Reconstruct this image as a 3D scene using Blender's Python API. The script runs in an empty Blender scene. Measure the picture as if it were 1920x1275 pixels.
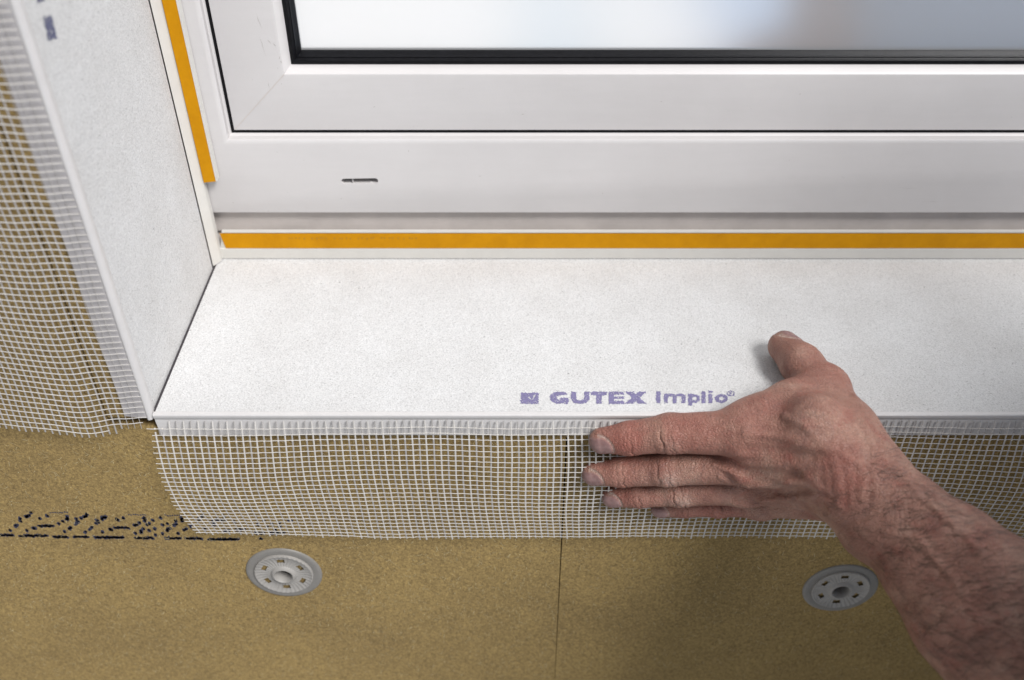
import bpy, bmesh, math, random
import numpy as np
from mathutils import Vector, Matrix, noise
R = math.radians
random.seed(7); rng = np.random.default_rng(7)
S = bpy.context.scene
COL = S.collection

# ------------------------------------------------------------------ camera
F = 1803.0; PITCH = R(39.2); CP, SP = math.cos(PITCH), math.sin(PITCH)
CAM = Vector((.2031, -.3931, .3740))
FWD = Vector((0, CP, -SP)); UP = Vector((0, SP, CP)); RT = Vector((1, 0, 0))
cd = bpy.data.cameras.new('camera'); cam = bpy.data.objects.new('camera', cd); COL.objects.link(cam)
cam.location = CAM; cam.rotation_euler = (R(90) - PITCH, 0, 0)
cd.sensor_width = 36; cd.lens = 36 * F / 1920; cd.clip_start = .01; cd.clip_end = 500
cd.dof.use_dof = True; cd.dof.focus_distance = .565; cd.dof.aperture_fstop = 5.2
S.camera = cam
S.render.resolution_x, S.render.resolution_y = 1024, 680

# ------------------------------------------------------------------ world, sun, exposure
SUN_EL, SUN_AZ = R(50), R(46)        # azimuth from -Y (in front of the wall) towards -X
w = bpy.data.worlds.new('World'); S.world = w; w.use_nodes = True
nt = w.node_tree; bg = nt.nodes['Background']
sky = nt.nodes.new('ShaderNodeTexSky'); sky.sky_type = 'NISHITA'; sky.sun_disc = False
sd = Vector((math.sin(SUN_AZ) * math.cos(SUN_EL), -math.cos(SUN_AZ) * math.cos(SUN_EL), math.sin(SUN_EL)))
sky.sun_elevation = SUN_EL; sky.sun_rotation = math.atan2(sd.x, sd.y)
hs = nt.nodes.new('ShaderNodeHueSaturation'); hs.inputs['Saturation'].default_value = .30
nt.links.new(sky.outputs[0], hs.inputs['Color']); nt.links.new(hs.outputs[0], bg.inputs[0])
bg.inputs[1].default_value = .05
sl = bpy.data.lights.new('sun', 'SUN'); sun = bpy.data.objects.new('sun', sl); COL.objects.link(sun)
sl.energy = 3.4; sl.angle = R(22); sl.color = (1, .985, .975)
sun.rotation_euler = sd.to_track_quat('Z', 'Y').to_euler()
S.view_settings.view_transform = 'Standard'; S.view_settings.look = 'None'
S.view_settings.exposure = .21; S.view_settings.gamma = 1

# ------------------------------------------------------------------ pixel rays used for measuring the photograph
def ray(px, py):
    return FWD + RT * ((px - 960) / F) + UP * ((637.5 - py) / F)
def W(px, py, y=0.0):
    d = ray(px, py); return CAM + d * ((y - CAM.y) / d.y)
def WZ(px, py, z=0.0):
    d = ray(px, py); return CAM + d * ((z - CAM.z) / d.z)
def WX(px, py, x=0.0):
    d = ray(px, py); return CAM + d * ((x - CAM.x) / d.x)
def WD(px, py, d): return CAM + ray(px, py) * d

# ------------------------------------------------------------------ object helpers
def mesh_obj(name, verts, faces, mat, parent=None, smooth=None):
    me = bpy.data.meshes.new(name); me.from_pydata([tuple(v) for v in verts], [], faces); me.update()
    bm = bmesh.new(); bm.from_mesh(me)
    if len(bm.faces) < 4000: bmesh.ops.recalc_face_normals(bm, faces=bm.faces)
    bm.to_mesh(me); bm.free()
    return link(name, me, mat, parent, smooth)
def link(name, me, mat, parent=None, smooth=None):
    o = bpy.data.objects.new(name, me); COL.objects.link(o)
    if mat: me.materials.append(mat)
    if smooth is not None:
        for p in me.polygons: p.use_smooth = True
        if smooth < 180: me.set_sharp_from_angle(angle=R(smooth))
    if parent:
        o.parent = parent
        o.location = -parent.location if parent.type == 'EMPTY' else (0, 0, 0)
    return o
def tag(o, label=None, cat=None, group=None, kind=None):
    if label: o['label'] = label
    if cat: o['category'] = cat
    if group: o['group'] = group
    if kind: o['kind'] = kind
    return o
def thing(name, label, cat, loc=(0, 0, 0), group=None):
    o = bpy.data.objects.new(name, None); COL.objects.link(o); o.location = loc
    o.empty_display_size = .05
    return tag(o, label, cat, group)
class MB:
    def __init__(s): s.v = []; s.f = []
    def add(s, v, f):
        n = len(s.v); s.v += [tuple(p) for p in v]; s.f += [tuple(i + n for i in q) for q in f]
    def box(s, a, b):
        x0, y0, z0 = a; x1, y1, z1 = b
        s.add([(x0,y0,z0),(x1,y0,z0),(x1,y1,z0),(x0,y1,z0),(x0,y0,z1),(x1,y0,z1),(x1,y1,z1),(x0,y1,z1)],
              [(0,3,2,1),(4,5,6,7),(0,1,5,4),(1,2,6,5),(2,3,7,6),(3,0,4,7)])
    def prism(s, poly, fa, fb):          # poly 2-D, fa/fb map (u,v)->3-D
        n = len(poly)
        s.add([fa(*p) for p in poly] + [fb(*p) for p in poly],
              [tuple(range(n))[::-1], tuple(range(n, 2 * n))] + [(i, (i + 1) % n, n + (i + 1) % n, n + i) for i in range(n)])
    def build(s, name, mat, parent=None, smooth=None): return mesh_obj(name, s.v, s.f, mat, parent, smooth)

# ------------------------------------------------------------------ materials
def new_mat(name):
    m = bpy.data.materials.new(name); m.use_nodes = True
    return m, m.node_tree, m.node_tree.nodes['Principled BSDF']
def N(t, typ, **kw):
    n = t.nodes.new(typ)
    for k, v in kw.items():
        if hasattr(n, k): setattr(n, k, v)
        else: n.inputs[k].default_value = v
    return n
def coords(t, scale=(1, 1, 1), rot=(0, 0, 0)):
    tc = t.nodes.new('ShaderNodeTexCoord'); mr = t.nodes.new('ShaderNodeMapping'); mp = t.nodes.new('ShaderNodeMapping')
    mr.inputs['Rotation'].default_value = rot; mp.inputs['Scale'].default_value = scale
    t.links.new(tc.outputs['Object'], mr.inputs[0]); t.links.new(mr.outputs[0], mp.inputs[0])
    if scale == (1, 1, 1):                      # a skew turn keeps the noise lattice from lining up with flat faces
        mp.inputs['Rotation'].default_value = (R(31), R(17), R(43))
    return mp.outputs[0]
def ntex(t, co, scale, detail=2, rough=.5, dist=0):
    n = N(t, 'ShaderNodeTexNoise'); n.inputs['Scale'].default_value = scale; n.inputs['Detail'].default_value = detail
    n.inputs['Roughness'].default_value = rough; n.inputs['Distortion'].default_value = dist
    t.links.new(co, n.inputs['Vector']); return n.outputs[0]
def ramp(t, fac, stops):
    r = t.nodes.new('ShaderNodeValToRGB'); e = r.color_ramp.elements
    while len(e) < len(stops): e.new(.5)
    for i, (p, c) in enumerate(stops):
        e[i].position = p; e[i].color = (*c, 1) if isinstance(c, tuple) else (c, c, c, 1)
    t.links.new(fac, r.inputs[0]); return r.outputs[0]
def mix(t, fac, a, b, mode='MIX'):
    m = t.nodes.new('ShaderNodeMix'); m.data_type = 'RGBA'; m.blend_type = mode
    for sock, v in ((m.inputs[0], fac), (m.inputs[6], a), (m.inputs[7], b)):
        if isinstance(v, bpy.types.NodeSocket): t.links.new(v, sock)
        elif isinstance(v, (int, float)): sock.default_value = v
        else: sock.default_value = (*v, 1)
    return m.outputs[2]
def bump(t, bs, h, dist, strength=1, prev=None):
    b = t.nodes.new('ShaderNodeBump'); b.inputs['Distance'].default_value = dist; b.inputs['Strength'].default_value = strength
    t.links.new(h, b.inputs['Height'])
    if prev: t.links.new(prev, b.inputs['Normal'])
    t.links.new(b.outputs[0], bs.inputs['Normal']); return b.outputs[0]
def plain(name, col, rough=.5, var=.06, scale=60, bmp=0, bscale=900, spec=.5):
    m, t, b = new_mat(name); co = coords(t)
    a = tuple(c * (1 - var) for c in col); c2 = tuple(min(1, c * (1 + var)) for c in col)
    t.links.new(ramp(t, ntex(t, co, scale, 4, .6), [(.3, a), (.7, c2)]), b.inputs['Base Color'])
    b.inputs['Roughness'].default_value = rough; b.inputs['Specular IOR Level'].default_value = spec
    if bmp: bump(t, b, ntex(t, co, bscale, 3, .6), bmp)
    return m

def mat_coat(name='white_coating'):
    m, t, b = new_mat(name); co = coords(t)
    big = ramp(t, ntex(t, co, 26, 4, .55), [(.3, (.63, .625, .62)), (.7, (.69, .69, .69))])
    g = ramp(t, ntex(t, co, 1150, 2, .7), [(.30, .70), (.5, .94), (.75, 1.06)])
    g2 = ramp(t, ntex(t, co, 420, 3, .8), [(.25, .90), (.6, 1.0)])
    c = mix(t, 1, big, g, 'MULTIPLY'); c = mix(t, 1, c, g2, 'MULTIPLY')
    sp = ramp(t, ntex(t, co, 700, 1, .5, .4), [(.235, .55), (.275, 1.0)])
    c = mix(t, 1, c, sp, 'MULTIPLY')
    t.links.new(c, b.inputs['Base Color']); b.inputs['Roughness'].default_value = .85
    b.inputs['Specular IOR Level'].default_value = .2
    p = bump(t, b, ntex(t, co, 800, 3, .75), .0007, .8)
    bump(t, b, ntex(t, co, 160, 3, .6), .0006, .6, p)
    return m
def mat_fibre():
    m, t, b = new_mat('wood_fibre'); co = coords(t)
    base = ramp(t, ntex(t, co, 14, 5, .6), [(.3, (.290, .208, .094)), (.7, (.365, .262, .112))])
    col = base
    for i, (rz, sc) in enumerate((((0, R(20), 0), (300, 90, 800)), ((0, R(-48), 0), (280, 90, 750)), ((0, R(83), 0), (320, 90, 780)))):
        n = ntex(t, coords(t, sc, rz), 1, 3, .7, .8)
        col = mix(t, .9, col, ramp(t, n, [(.28, (.70, .68, .68)), (.5, (1, 1, 1)), (.72, (1.26, 1.24, 1.16))]), 'MULTIPLY')
    fl = ramp(t, ntex(t, co, 650, 3, .8), [(.3, (.70, .70, .70)), (.55, (1, 1, 1)), (.8, (1.2, 1.18, 1.1))])
    col = mix(t, 1, col, fl, 'MULTIPLY')
    t.links.new(col, b.inputs['Base Color']); b.inputs['Roughness'].default_value = .95
    b.inputs['Specular IOR Level'].default_value = .1
    p = bump(t, b, ntex(t, co, 700, 4, .8), .0007, .8)
    bump(t, b, ntex(t, coords(t, (260, 60, 800), (0, R(50), 0)), 1, 3, .7), .0008, .6, p)
    return m
def mat_pvc():
    m, t, b = new_mat('white_plastic'); co = coords(t)
    c = ramp(t, ntex(t, co, 9, 5, .6), [(.3, (.575, .555, .55)), (.7, (.63, .61, .605))])
    d = ramp(t, ntex(t, co, 240, 3, .8, 1.2), [(.225, .55), (.265, 1.0)])
    sm = ramp(t, ntex(t, coords(t, (1, 1, 9)), 22, 4, .7), [(.25, .975), (.6, 1.0)])
    c = mix(t, 1, c, d, 'MULTIPLY'); c = mix(t, 1, c, sm, 'MULTIPLY')
    t.links.new(c, b.inputs['Base Color']); b.inputs['Roughness'].default_value = .42
    b.inputs['Specular IOR Level'].default_value = .4
    bump(t, b, ntex(t, co, 700, 3, .7), .00006, .8)
    return m
def mat_rub():
    m, t, b = new_mat('black_rubber'); co = coords(t)
    c = ramp(t, ntex(t, co, 300, 4, .8), [(.35, (.004, .004, .005)), (.72, (.009, .009, .011)), (.80, (.10, .10, .10))])
    t.links.new(c, b.inputs['Base Color']); b.inputs['Roughness'].default_value = .45; b.inputs['Specular IOR Level'].default_value = .12
    return m
def mat_tape():
    m, t, b = new_mat('amber_tape'); co = coords(t)
    c = ramp(t, ntex(t, co, 70, 4, .7), [(.3, (.50, .215, .0008)), (.7, (.59, .265, .001))])
    t.links.new(c, b.inputs['Base Color']); b.inputs['Roughness'].default_value = .6; b.inputs['Specular IOR Level'].default_value = .15
    bump(t, b, ntex(t, co, 60, 3, .6), .0003, .6); return m
def mat_skin():
    m, t, b = new_mat('skin'); co = coords(t)
    c = ramp(t, ntex(t, co, 42, 5, .65, .3), [(.28, (.235, .108, .082)), (.5, (.345, .182, .138)), (.72, (.45, .280, .215))])
    red = ramp(t, ntex(t, co, 75, 4, .7, .6), [(.50, 0.0), (.75, .55)])
    c = mix(t, red, c, (.30, .085, .066))
    vein = ramp(t, ntex(t, co, 30, 2, .5, 1.5), [(.47, 0.0), (.5, .20), (.53, 0.0)])
    c = mix(t, vein, c, (.17, .115, .11))
    mot = ramp(t, ntex(t, co, 620, 3, .8), [(.25, (.85, .84, .83)), (.55, (1, 1, 1)), (.8, (1.10, 1.08, 1.06))])
    c = mix(t, 1, c, mot, 'MULTIPLY')
    at = t.nodes.new('ShaderNodeAttribute'); at.attribute_name = 'paint'
    sp = t.nodes.new('ShaderNodeSeparateColor'); t.links.new(at.outputs['Color'], sp.inputs[0])
    c = mix(t, sp.outputs[2], c, (.29, .088, .068))              # blue channel: reddened skin
    pale = t.nodes.new('ShaderNodeMath'); pale.operation = 'MULTIPLY'
    t.links.new(sp.outputs[1], pale.inputs[0]); t.links.new(ramp(t, ntex(t, co, 900, 3, .8), [(.35, .15), (.6, .8)]), pale.inputs[1])
    c = mix(t, pale.outputs[0], c, (.58, .50, .44))              # green channel: plaster dust
    nl = ramp(t, ntex(t, co, 260, 3, .6), [(.3, (.20, .115, .110)), (.7, (.30, .185, .175))])
    c = mix(t, sp.outputs[0], c, nl)                             # red channel: nail plate
    t.links.new(c, b.inputs['Base Color'])
    rr = t.nodes.new('ShaderNodeMapRange'); rr.inputs['To Min'].default_value = .46; rr.inputs['To Max'].default_value = .25
    t.links.new(sp.outputs[0], rr.inputs[0]); t.links.new(rr.outputs[0], b.inputs['Roughness'])
    b.inputs['Subsurface Weight'].default_value = .12; b.inputs['Subsurface Radius'].default_value = (.6, .25, .15)
    b.inputs['Subsurface Scale'].default_value = .006; b.inputs['Specular IOR Level'].default_value = .35
    inv = t.nodes.new('ShaderNodeMath'); inv.operation = 'SUBTRACT'; inv.inputs[0].default_value = 1
    t.links.new(sp.outputs[0], inv.inputs[1])
    v = N(t, 'ShaderNodeTexVoronoi'); v.feature = 'DISTANCE_TO_EDGE'; v.inputs['Scale'].default_value = 520
    nd = t.nodes.new('ShaderNodeMix'); nd.data_type = 'RGBA'; nd.inputs[0].default_value = .004
    cc = coords(t, (1, 1.8, 1.0), (0, R(25), 0)); nz = N(t, 'ShaderNodeTexNoise'); nz.inputs['Scale'].default_value = 200
    t.links.new(cc, nz.inputs['Vector']); t.links.new(cc, nd.inputs[6]); t.links.new(nz.outputs['Color'], nd.inputs[7])
    t.links.new(nd.outputs[2], v.inputs['Vector'])
    vh = ramp(t, v.outputs['Distance'], [(0, 0.0), (.25, 1.0)])
    b1 = t.nodes.new('ShaderNodeBump'); b1.inputs['Distance'].default_value = .00026
    t.links.new(inv.outputs[0], b1.inputs['Strength']); t.links.new(vh, b1.inputs['Height'])
    w1 = ntex(t, coords(t, (480, 160, 110), (0, R(-12), 0)), 1, 4, .7, .5)
    b2 = t.nodes.new('ShaderNodeBump'); b2.inputs['Distance'].default_value = .0011
    m2 = t.nodes.new('ShaderNodeMath'); m2.operation = 'MULTIPLY'; m2.inputs[1].default_value = .65
    t.links.new(inv.outputs[0], m2.inputs[0]); t.links.new(m2.outputs[0], b2.inputs['Strength'])
    t.links.new(w1, b2.inputs['Height']); t.links.new(b1.outputs[0], b2.inputs['Normal'])
    t.links.new(b2.outputs[0], b.inputs['Normal'])
    return m
def mat_pane():
    m, t, b = new_mat('brightened_glass')
    b.inputs['Base Color'].default_value = (.93, .94, .95, 1); b.inputs['Metallic'].default_value = 1
    b.inputs['Roughness'].default_value = .18
    co = coords(t); d = t.nodes.new('ShaderNodeBsdfDiffuse'); d.inputs[0].default_value = (.88, .88, .88, 1)   # white diffuse share painted in to brighten the pane
    ms = t.nodes.new('ShaderNodeMixShader'); ms.inputs[0].default_value = .30
    t.links.new(b.outputs[0], ms.inputs[1]); t.links.new(d.outputs[0], ms.inputs[2])
    t.links.new(ms.outputs[0], t.nodes['Material Output'].inputs[0])
    return m

M = dict(coat=mat_coat(), fibre=mat_fibre(), pvc=mat_pvc(), rubber=mat_rub(), tape=mat_tape(), skin=mat_skin(), pane=mat_pane(),
    strip=plain('bead_plastic', (.58, .565, .56), .45, .03, 120, .0001),
    strip2=plain('milky_bead_plastic', (.47, .45, .455), .5, .08, 90, .0001),
    lath=plain('lath_plastic', (.60, .585, .55), .5, .03, 90, .00006),
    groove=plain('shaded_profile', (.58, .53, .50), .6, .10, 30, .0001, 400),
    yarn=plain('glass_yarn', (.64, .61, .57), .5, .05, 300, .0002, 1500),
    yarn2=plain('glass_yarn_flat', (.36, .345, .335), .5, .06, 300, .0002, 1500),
    ink=plain('violet_ink', (.175, .158, .285), .8, .25, 900),
    bluink=plain('blue_ink', (.10, .105, .175), .8, .2, 700),
    dark_ink=plain('black_ink', (.040, .042, .075), .85, .3, 900),
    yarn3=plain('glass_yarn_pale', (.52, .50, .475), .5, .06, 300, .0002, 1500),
    anchor=plain('grey_plastic', (.31, .295, .275), .55, .07, 160, .0002, 700),
    anchor_thin=plain('thin_grey_plastic', (.21, .20, .185), .5, .07, 120, .0001, 600),
    masonry=plain('masonry', (.10, .09, .08), .9, .2, 20),
    gapdark=plain('painted_gap_shade', (.045, .04, .045), .95, .2, 300, .0004, 900),
    cloth=plain('blue_cloth', (.26, .38, .60), .9, .25, 80, .0006, 500),
    ground=plain('pale_paving', (.34, .34, .34), .9, .04, 3),
    whitesheet=plain('white_sheet', (.88, .88, .88), .8, .03, 4),
    palesheet=plain('pale_sheet', (.66, .78, .88), .8, .03, 4),
    scuff=plain('scuff_dirt', (.30, .26, .23), .8, .3, 400),
    tarp=plain('blue_refl_sheet', (.34, .52, .80), .6, .12, 4),
    refl_sheet2=plain('grey_blue_refl_sheet', (.52, .68, .92), .6, .12, 4),
    fibrelight=plain('pale_fibre', (.50, .42, .24), .8, .15, 300),
    trouser=plain('work_trousers', (.10, .11, .12), .9, .2, 60, .0006, 500),
    hair=plain('hair', (.045, .03, .022), .5, .2, 300))

# ------------------------------------------------------------------ ground, and unseen sheets added to show in the glass
g = MB(); g.add([(-60, -120, -1.25), (60, -120, -1.25), (60, .5, -1.25), (-60, .5, -1.25)], [(0, 1, 2, 3)])
tag(g.build('ground', M['ground']), 'pale level paving in front of the house', None, None, 'structure')
def tarp(x0, x1, y0, y1, mat, label, h=.03):  # unseen sheet, added only to brighten and tint the pane's reflection
    nx, ny = 24, 50; v = []
    for j in range(ny + 1):
        for i in range(nx + 1):
            x = x0 + (x1 - x0) * i / nx; y = y0 + (y1 - y0) * j / ny
            e = min(i, nx - i, j, ny - j)
            x += .03 * noise.noise(Vector((x * 2, y * 2, 1)))
            v.append((x, y, -1.246 + (0 if e == 0 else .006 + h * abs(noise.noise(Vector((x * 3, y * 1.3, 4)))))))
    f = [(j * (nx + 1) + i, j * (nx + 1) + i + 1, (j + 1) * (nx + 1) + i + 1, (j + 1) * (nx + 1) + i) for j in range(ny) for i in range(nx)]
    return tag(mesh_obj('reflector', v, f, M[mat], None, 180), label, 'reflector', 'sheets added to be mirrored in the window pane')
tarp(-3.2, .22, -9, -1.75, 'whitesheet', 'large white sheet added to be mirrored in the left half of the window pane')
tarp(.25, .52, -9, -1.75, 'palesheet', 'narrow pale blue sheet added to be mirrored beside the large white one in the pane')
tarp(.55, 1.08, -9, -1.75, 'whitesheet', 'smaller white sheet added to be mirrored between two blue ones in the pane')
tarp(1.12, 1.60, -9, -1.6, 'tarp', 'narrow blue sheet added to be mirrored in the middle of the window pane')
tarp(1.95, 5.2, -9, -1.6, 'refl_sheet2', 'wide grey blue sheet added to be mirrored at the right end of the window pane')

# ------------------------------------------------------------------ house wall behind the boards
WX1, WZ1 = 1.15, 1.25                 # the opening spans x 0..WX1, z 0..WZ1
hw = MB()
hw.box((-2.5, .062, -1.25), (-.06, .36, 2.4)); hw.box((WX1 + .06, .062, -1.25), (3.5, .36, 2.4))
hw.box((-.06, .062, -1.25), (WX1 + .06, .36, -.06)); hw.box((-.06, .062, WZ1 + .06), (WX1 + .06, .36, 2.4))
tag(hw.build('masonry_wall', M['masonry']), 'dark masonry behind the fibre boards, seen through the joints', 'wall')

# fibre boards of the facade
YB = .002
sx_top, sx_bot = W(1063.5, 805, YB).x, W(1040, 1275, YB)
sxb = sx_top + (sx_bot.x - sx_top) * (-1.25 + .02) / (sx_bot.z + .02)
def board(poly, label, group=None):
    m = MB(); m.prism(poly, lambda u, v: (u, YB, v), lambda u, v: (u, YB + .058, v))
    return tag(m.build('fibre_board', M['fibre']), label, 'fibre board', group)
zn = -.0118
G1 = 'wood fibre boards on the facade'
bA = board([(-2.5, -1.25), (sx_bot.x - .00012, -1.25), (sx_bot.x - .00012, sx_bot.z), (sx_top - .0005, -.0203), (.003, -.0203), (.003, zn),
            (-.0272, zn), (-.0272, 2.4), (-2.5, 2.4)], 'brown wood fibre board under the left of the sill, with dotted black print', G1)
bB = board([(sx_bot.x + .0002, -1.25), (3.5, -1.25), (3.5, -.0203), (sx_top + .0005, -.0203), (sx_bot.x + .0002, sx_bot.z)],
           'brown wood fibre board under the sill right of the thin joint, behind the hand', G1)
board([(WX1 + .0275, -.0200), (3.5, -.0200), (3.5, 2.4), (WX1 + .0275, 2.4)], 'brown wood fibre board right of the window opening', G1)
board([(-.0268, WZ1 + .026), (WX1 + .0272, WZ1 + .026), (WX1 + .0272, 2.4), (-.0268, 2.4)], 'brown wood fibre board above the window opening', G1)

# pale loose fibres on the boards
def fibres(parent, n, x0, x1, z0, z1, avoid=None):
    m = MB()
    for _ in range(n):
        x, z = random.uniform(x0, x1), random.uniform(z0, z1)
        if avoid and avoid(x, z): continue
        a = random.gauss(0, 1.2); L = random.uniform(.0012, .0042); k = random.uniform(-1, 1) * 160; wd = random.uniform(.00005, .00012)
        pts = []; px, pz = x, z
        for i in range(5):
            pts.append((px, pz, a)); px += math.cos(a) * L / 4; pz += math.sin(a) * L / 4; a += k * L / 4 * 2
        v = []
        for i, (qx, qz, qa) in enumerate(pts):
            h = .0002 + .0006 * math.sin(i / 4 * math.pi)
            v += [(qx - math.sin(qa) * wd, YB - h, qz + math.cos(qa) * wd), (qx + math.sin(qa) * wd, YB - h, qz - math.cos(qa) * wd)]
        m.add(v, [(2 * i, 2 * i + 1, 2 * i + 3, 2 * i + 2) for i in range(4)])
    return tag(m.build('loose_fibres', M['fibrelight'], parent), kind='stuff')
fibres(bA, 3200, -.16, sx_top - .002, -.27, -.022)
fibres(bB, 1800, sx_top + .002, .62, -.27, -.022)

# dotted print on the lower board
DASH = [(0,85,250),(125,305,255),(345,435,262),(475,568,262),(605,795,265),(870,985,270),(1062,1160,270),(1195,1298,272),(1338,1535,278),
        (1672,1684,278),(1640,1700,238),(1755,1830,236),(250,342,192),(735,830,203),(325,432,105),(828,935,120),(1065,1170,123),(1590,1655,126)]
DOTS = [(65,220),(98,195),(108,188),(135,160),(128,142),(175,128),(187,125),(165,133),(200,108),(175,222),(215,206),(228,206),(260,145),(302,127),
 (432,130),(435,145),(405,162),(375,177),(430,152),(418,228),(450,210),(457,200),(488,175),(500,165),(520,140),(540,132),(552,130),(486,147),
 (560,118),(548,232),(578,212),(590,200),(620,174),(632,165),(618,152),(660,135),(672,140),(684,132),(657,148),(660,230),(705,214),(716,215),(750,150),
 (762,153),(795,142),(870,240),(908,235),(868,188),(880,184),(895,172),(930,148),(925,138),(932,160),(945,184),(960,175),(918,210),(905,222),(960,222),
 (995,208),(985,155),(1000,250),(1045,240),(1032,140),(1045,185),(1078,177),(1078,212),(1092,208),(1128,158),(1120,190),(1132,178),(1168,150),
 (1172,160),(1170,140),(1182,216),(1195,208),(1145,240),(1225,188),(1075,222),(1275,147),(1288,148),(1300,128),(1320,215),(1370,165),(1380,185),
 (1405,150),(1418,152),(1440,130),(1505,165),(1450,225),(1470,222),(1520,218),(1545,216),(1570,214),(1695,160),(1660,182),(1715,198),(1750,180),
 (1795,170),(1800,198),(1860,157),(1872,157),(1770,215),(1740,238),(1815,235),(1440,152),(1395,150),(-60,240),(-100,210),(-140,180),(-30,200)]
m = MB()
def blob(cx, cy, rx, rz):
    c = W(cx / 3.43, 930 + cy / 3.43, YB); n = 9; ph = random.random() * 6
    v = [(c.x + rx * math.cos(a + ph) * random.uniform(.7, 1.2), YB - .00012, c.z + rz * math.sin(a + ph) * random.uniform(.7, 1.2)) for a in [i * 2 * math.pi / n for i in range(n)]]
    m.add(v, [tuple(range(n))])
for x, y in DOTS: blob(x + random.gauss(0, 1.5), y, .00125, .0018); blob(x + random.gauss(0, 4), y + random.gauss(0, 4), .0009, .0012)
for x0, x1, y in DASH:
    thin = y < 130
    k = max(1, int((x1 - x0) / (15 if thin else 6)))
    for i in range(k + 1): blob(x0 + (x1 - x0) * i / k, y + random.gauss(0, 2.2), .0007 if thin else .0010, .0006 if thin else random.uniform(.0009, .0017))
m.build('printed_lettering', M['dark_ink'], bA)

# ------------------------------------------------------------------ window
win = thing('window', 'white plastic window with black gaskets and a bright glass pane', 'window', (.575, .16, .035))
YF = .156
OX0, OZ0 = -.0297, .0350; OX1, OZ1 = WX1 + .03, WZ1 + .03
def sweep(prof, name, mat, smooth=30, parent=win, cap=False):
    v = []; f = []; n = len(prof)
    for (sx, sz) in ((0, 0), (1, 0), (1, 1), (0, 1)):
        for u, y in prof:
            v.append(((OX0 + u) if sx == 0 else (OX1 - u), y, (OZ0 + u) if sz == 0 else (OZ1 - u)))
    for c in range(4):
        d = (c + 1) % 4
        for i in range(n - 1): f.append((c * n + i, d * n + i, d * n + i + 1, c * n + i + 1))
    return mesh_obj(name, v, f, mat, parent, smooth)
def arc(cu, cy, r, a0, a1, n=5):
    return [(cu + r * math.cos(R(a0 + (a1 - a0) * i / n)), cy + r * math.sin(R(a0 + (a1 - a0) * i / n))) for i in range(n + 1)]
ui = W(440, 250, YF + .008).z - OZ0                      # inner lip of the outer frame
ub = W(600, 266, YF).z - OZ0                             # start of its bevel
of = [(0, YF + .060), (0, YF + .0015)] + [(.0004, YF + .0004), (.0015, YF)] + \
     [(ub - .002, YF), (ub - .0003, YF + .0003), (ub + .0012, YF + .0012), (ui - .0012, YF + .0070), (ui - .0004, YF + .0078), (ui, YF + .009), (ui, YF + .03)]
frame = sweep(of, 'outer_frame', M['pvc'])
# drain slot cut through the bottom rail
s0, s1 = W(640, 340, YF), W(709, 339, YF); rr = .0019
poly = [(s0.x + rr + rr * math.cos(R(a)), s0.z + rr * math.sin(R(a))) for a in range(90, 271, 18)] + \
       [(s1.x - rr + rr * math.cos(R(a)), s1.z + rr * math.sin(R(a))) for a in range(-90, 91, 18)]
cu = MB(); cu.prism(poly, lambda u, v: (u, YF - .01, v), lambda u, v: (u, YF + .02, v)); cut = cu.build('slot_cutter', None)
bo = frame.modifiers.new('slot', 'BOOLEAN'); bo.object = cut; bo.operation = 'DIFFERENCE'; bo.solver = 'FAST'
# frame is an open shell, so give it a back first
bmf = bmesh.new(); bmf.from_mesh(frame.data); bmf.verts.ensure_lookup_table(); n = len(of)
for c in range(4):
    d = (c + 1) % 4; bmf.faces.new((bmf.verts[c * n], bmf.verts[c * n + n - 1], bmf.verts[d * n + n - 1], bmf.verts[d * n]))
bmesh.ops.recalc_face_normals(bmf, faces=bmf.faces); bmf.to_mesh(frame.data); bmf.free()
bo.solver = 'EXACT'
dg = bpy.context.evaluated_depsgraph_get(); me2 = bpy.data.meshes.new_from_object(frame.evaluated_get(dg))
frame.modifiers.clear(); frame.data = me2
for p_ in me2.polygons: p_.use_smooth = True
me2.set_sharp_from_angle(angle=R(30))
bpy.data.objects.remove(cut)
sb = MB(); sb.prism([(a, b) for a, b in poly], lambda u, v: (u, YF + .0068, v), lambda u, v: (u, YF + .0085, v))
sb.build('drain_slot', M['rubber'], win)
sv = MB(); sv.box((s1.x - .0058, YF + .0005, s0.z - .0017), (s1.x - .0040, YF + .0022, s0.z - .0012)); sv.box((s0.x + .0072, YF + .0008, s0.z - .0012), (s0.x + .0076, YF + .0014, s0.z + .0016)); sv.build('slot_burr', M['pvc'], win)

us = W(440, 245, YF + .008).z - OZ0 + .0002              # outer edge of the sash
sweep([(ui - .001, YF + .0100), (ui + .0002, YF + .0088), (us - .0002, YF + .0086), (us + .001, YF + .0098)], 'outer_gasket', M['rubber'])
ug = W(553, 120, YF + .014).z - OZ0                      # inner lip of the sash
ubs = W(553, 140, YF + .008).z - OZ0
sash = sweep([(us, YF + .05), (us, YF + .0088), (us + .0003, YF + .0081), (us + .0010, YF + .008), (ubs - .002, YF + .008), (ubs, YF + .0084), (ubs + .0012, YF + .0095),
       (ug - .001, YF + .0138), (ug, YF + .0150), (ug, YF + .05)], 'sash', M['pvc'])
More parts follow.
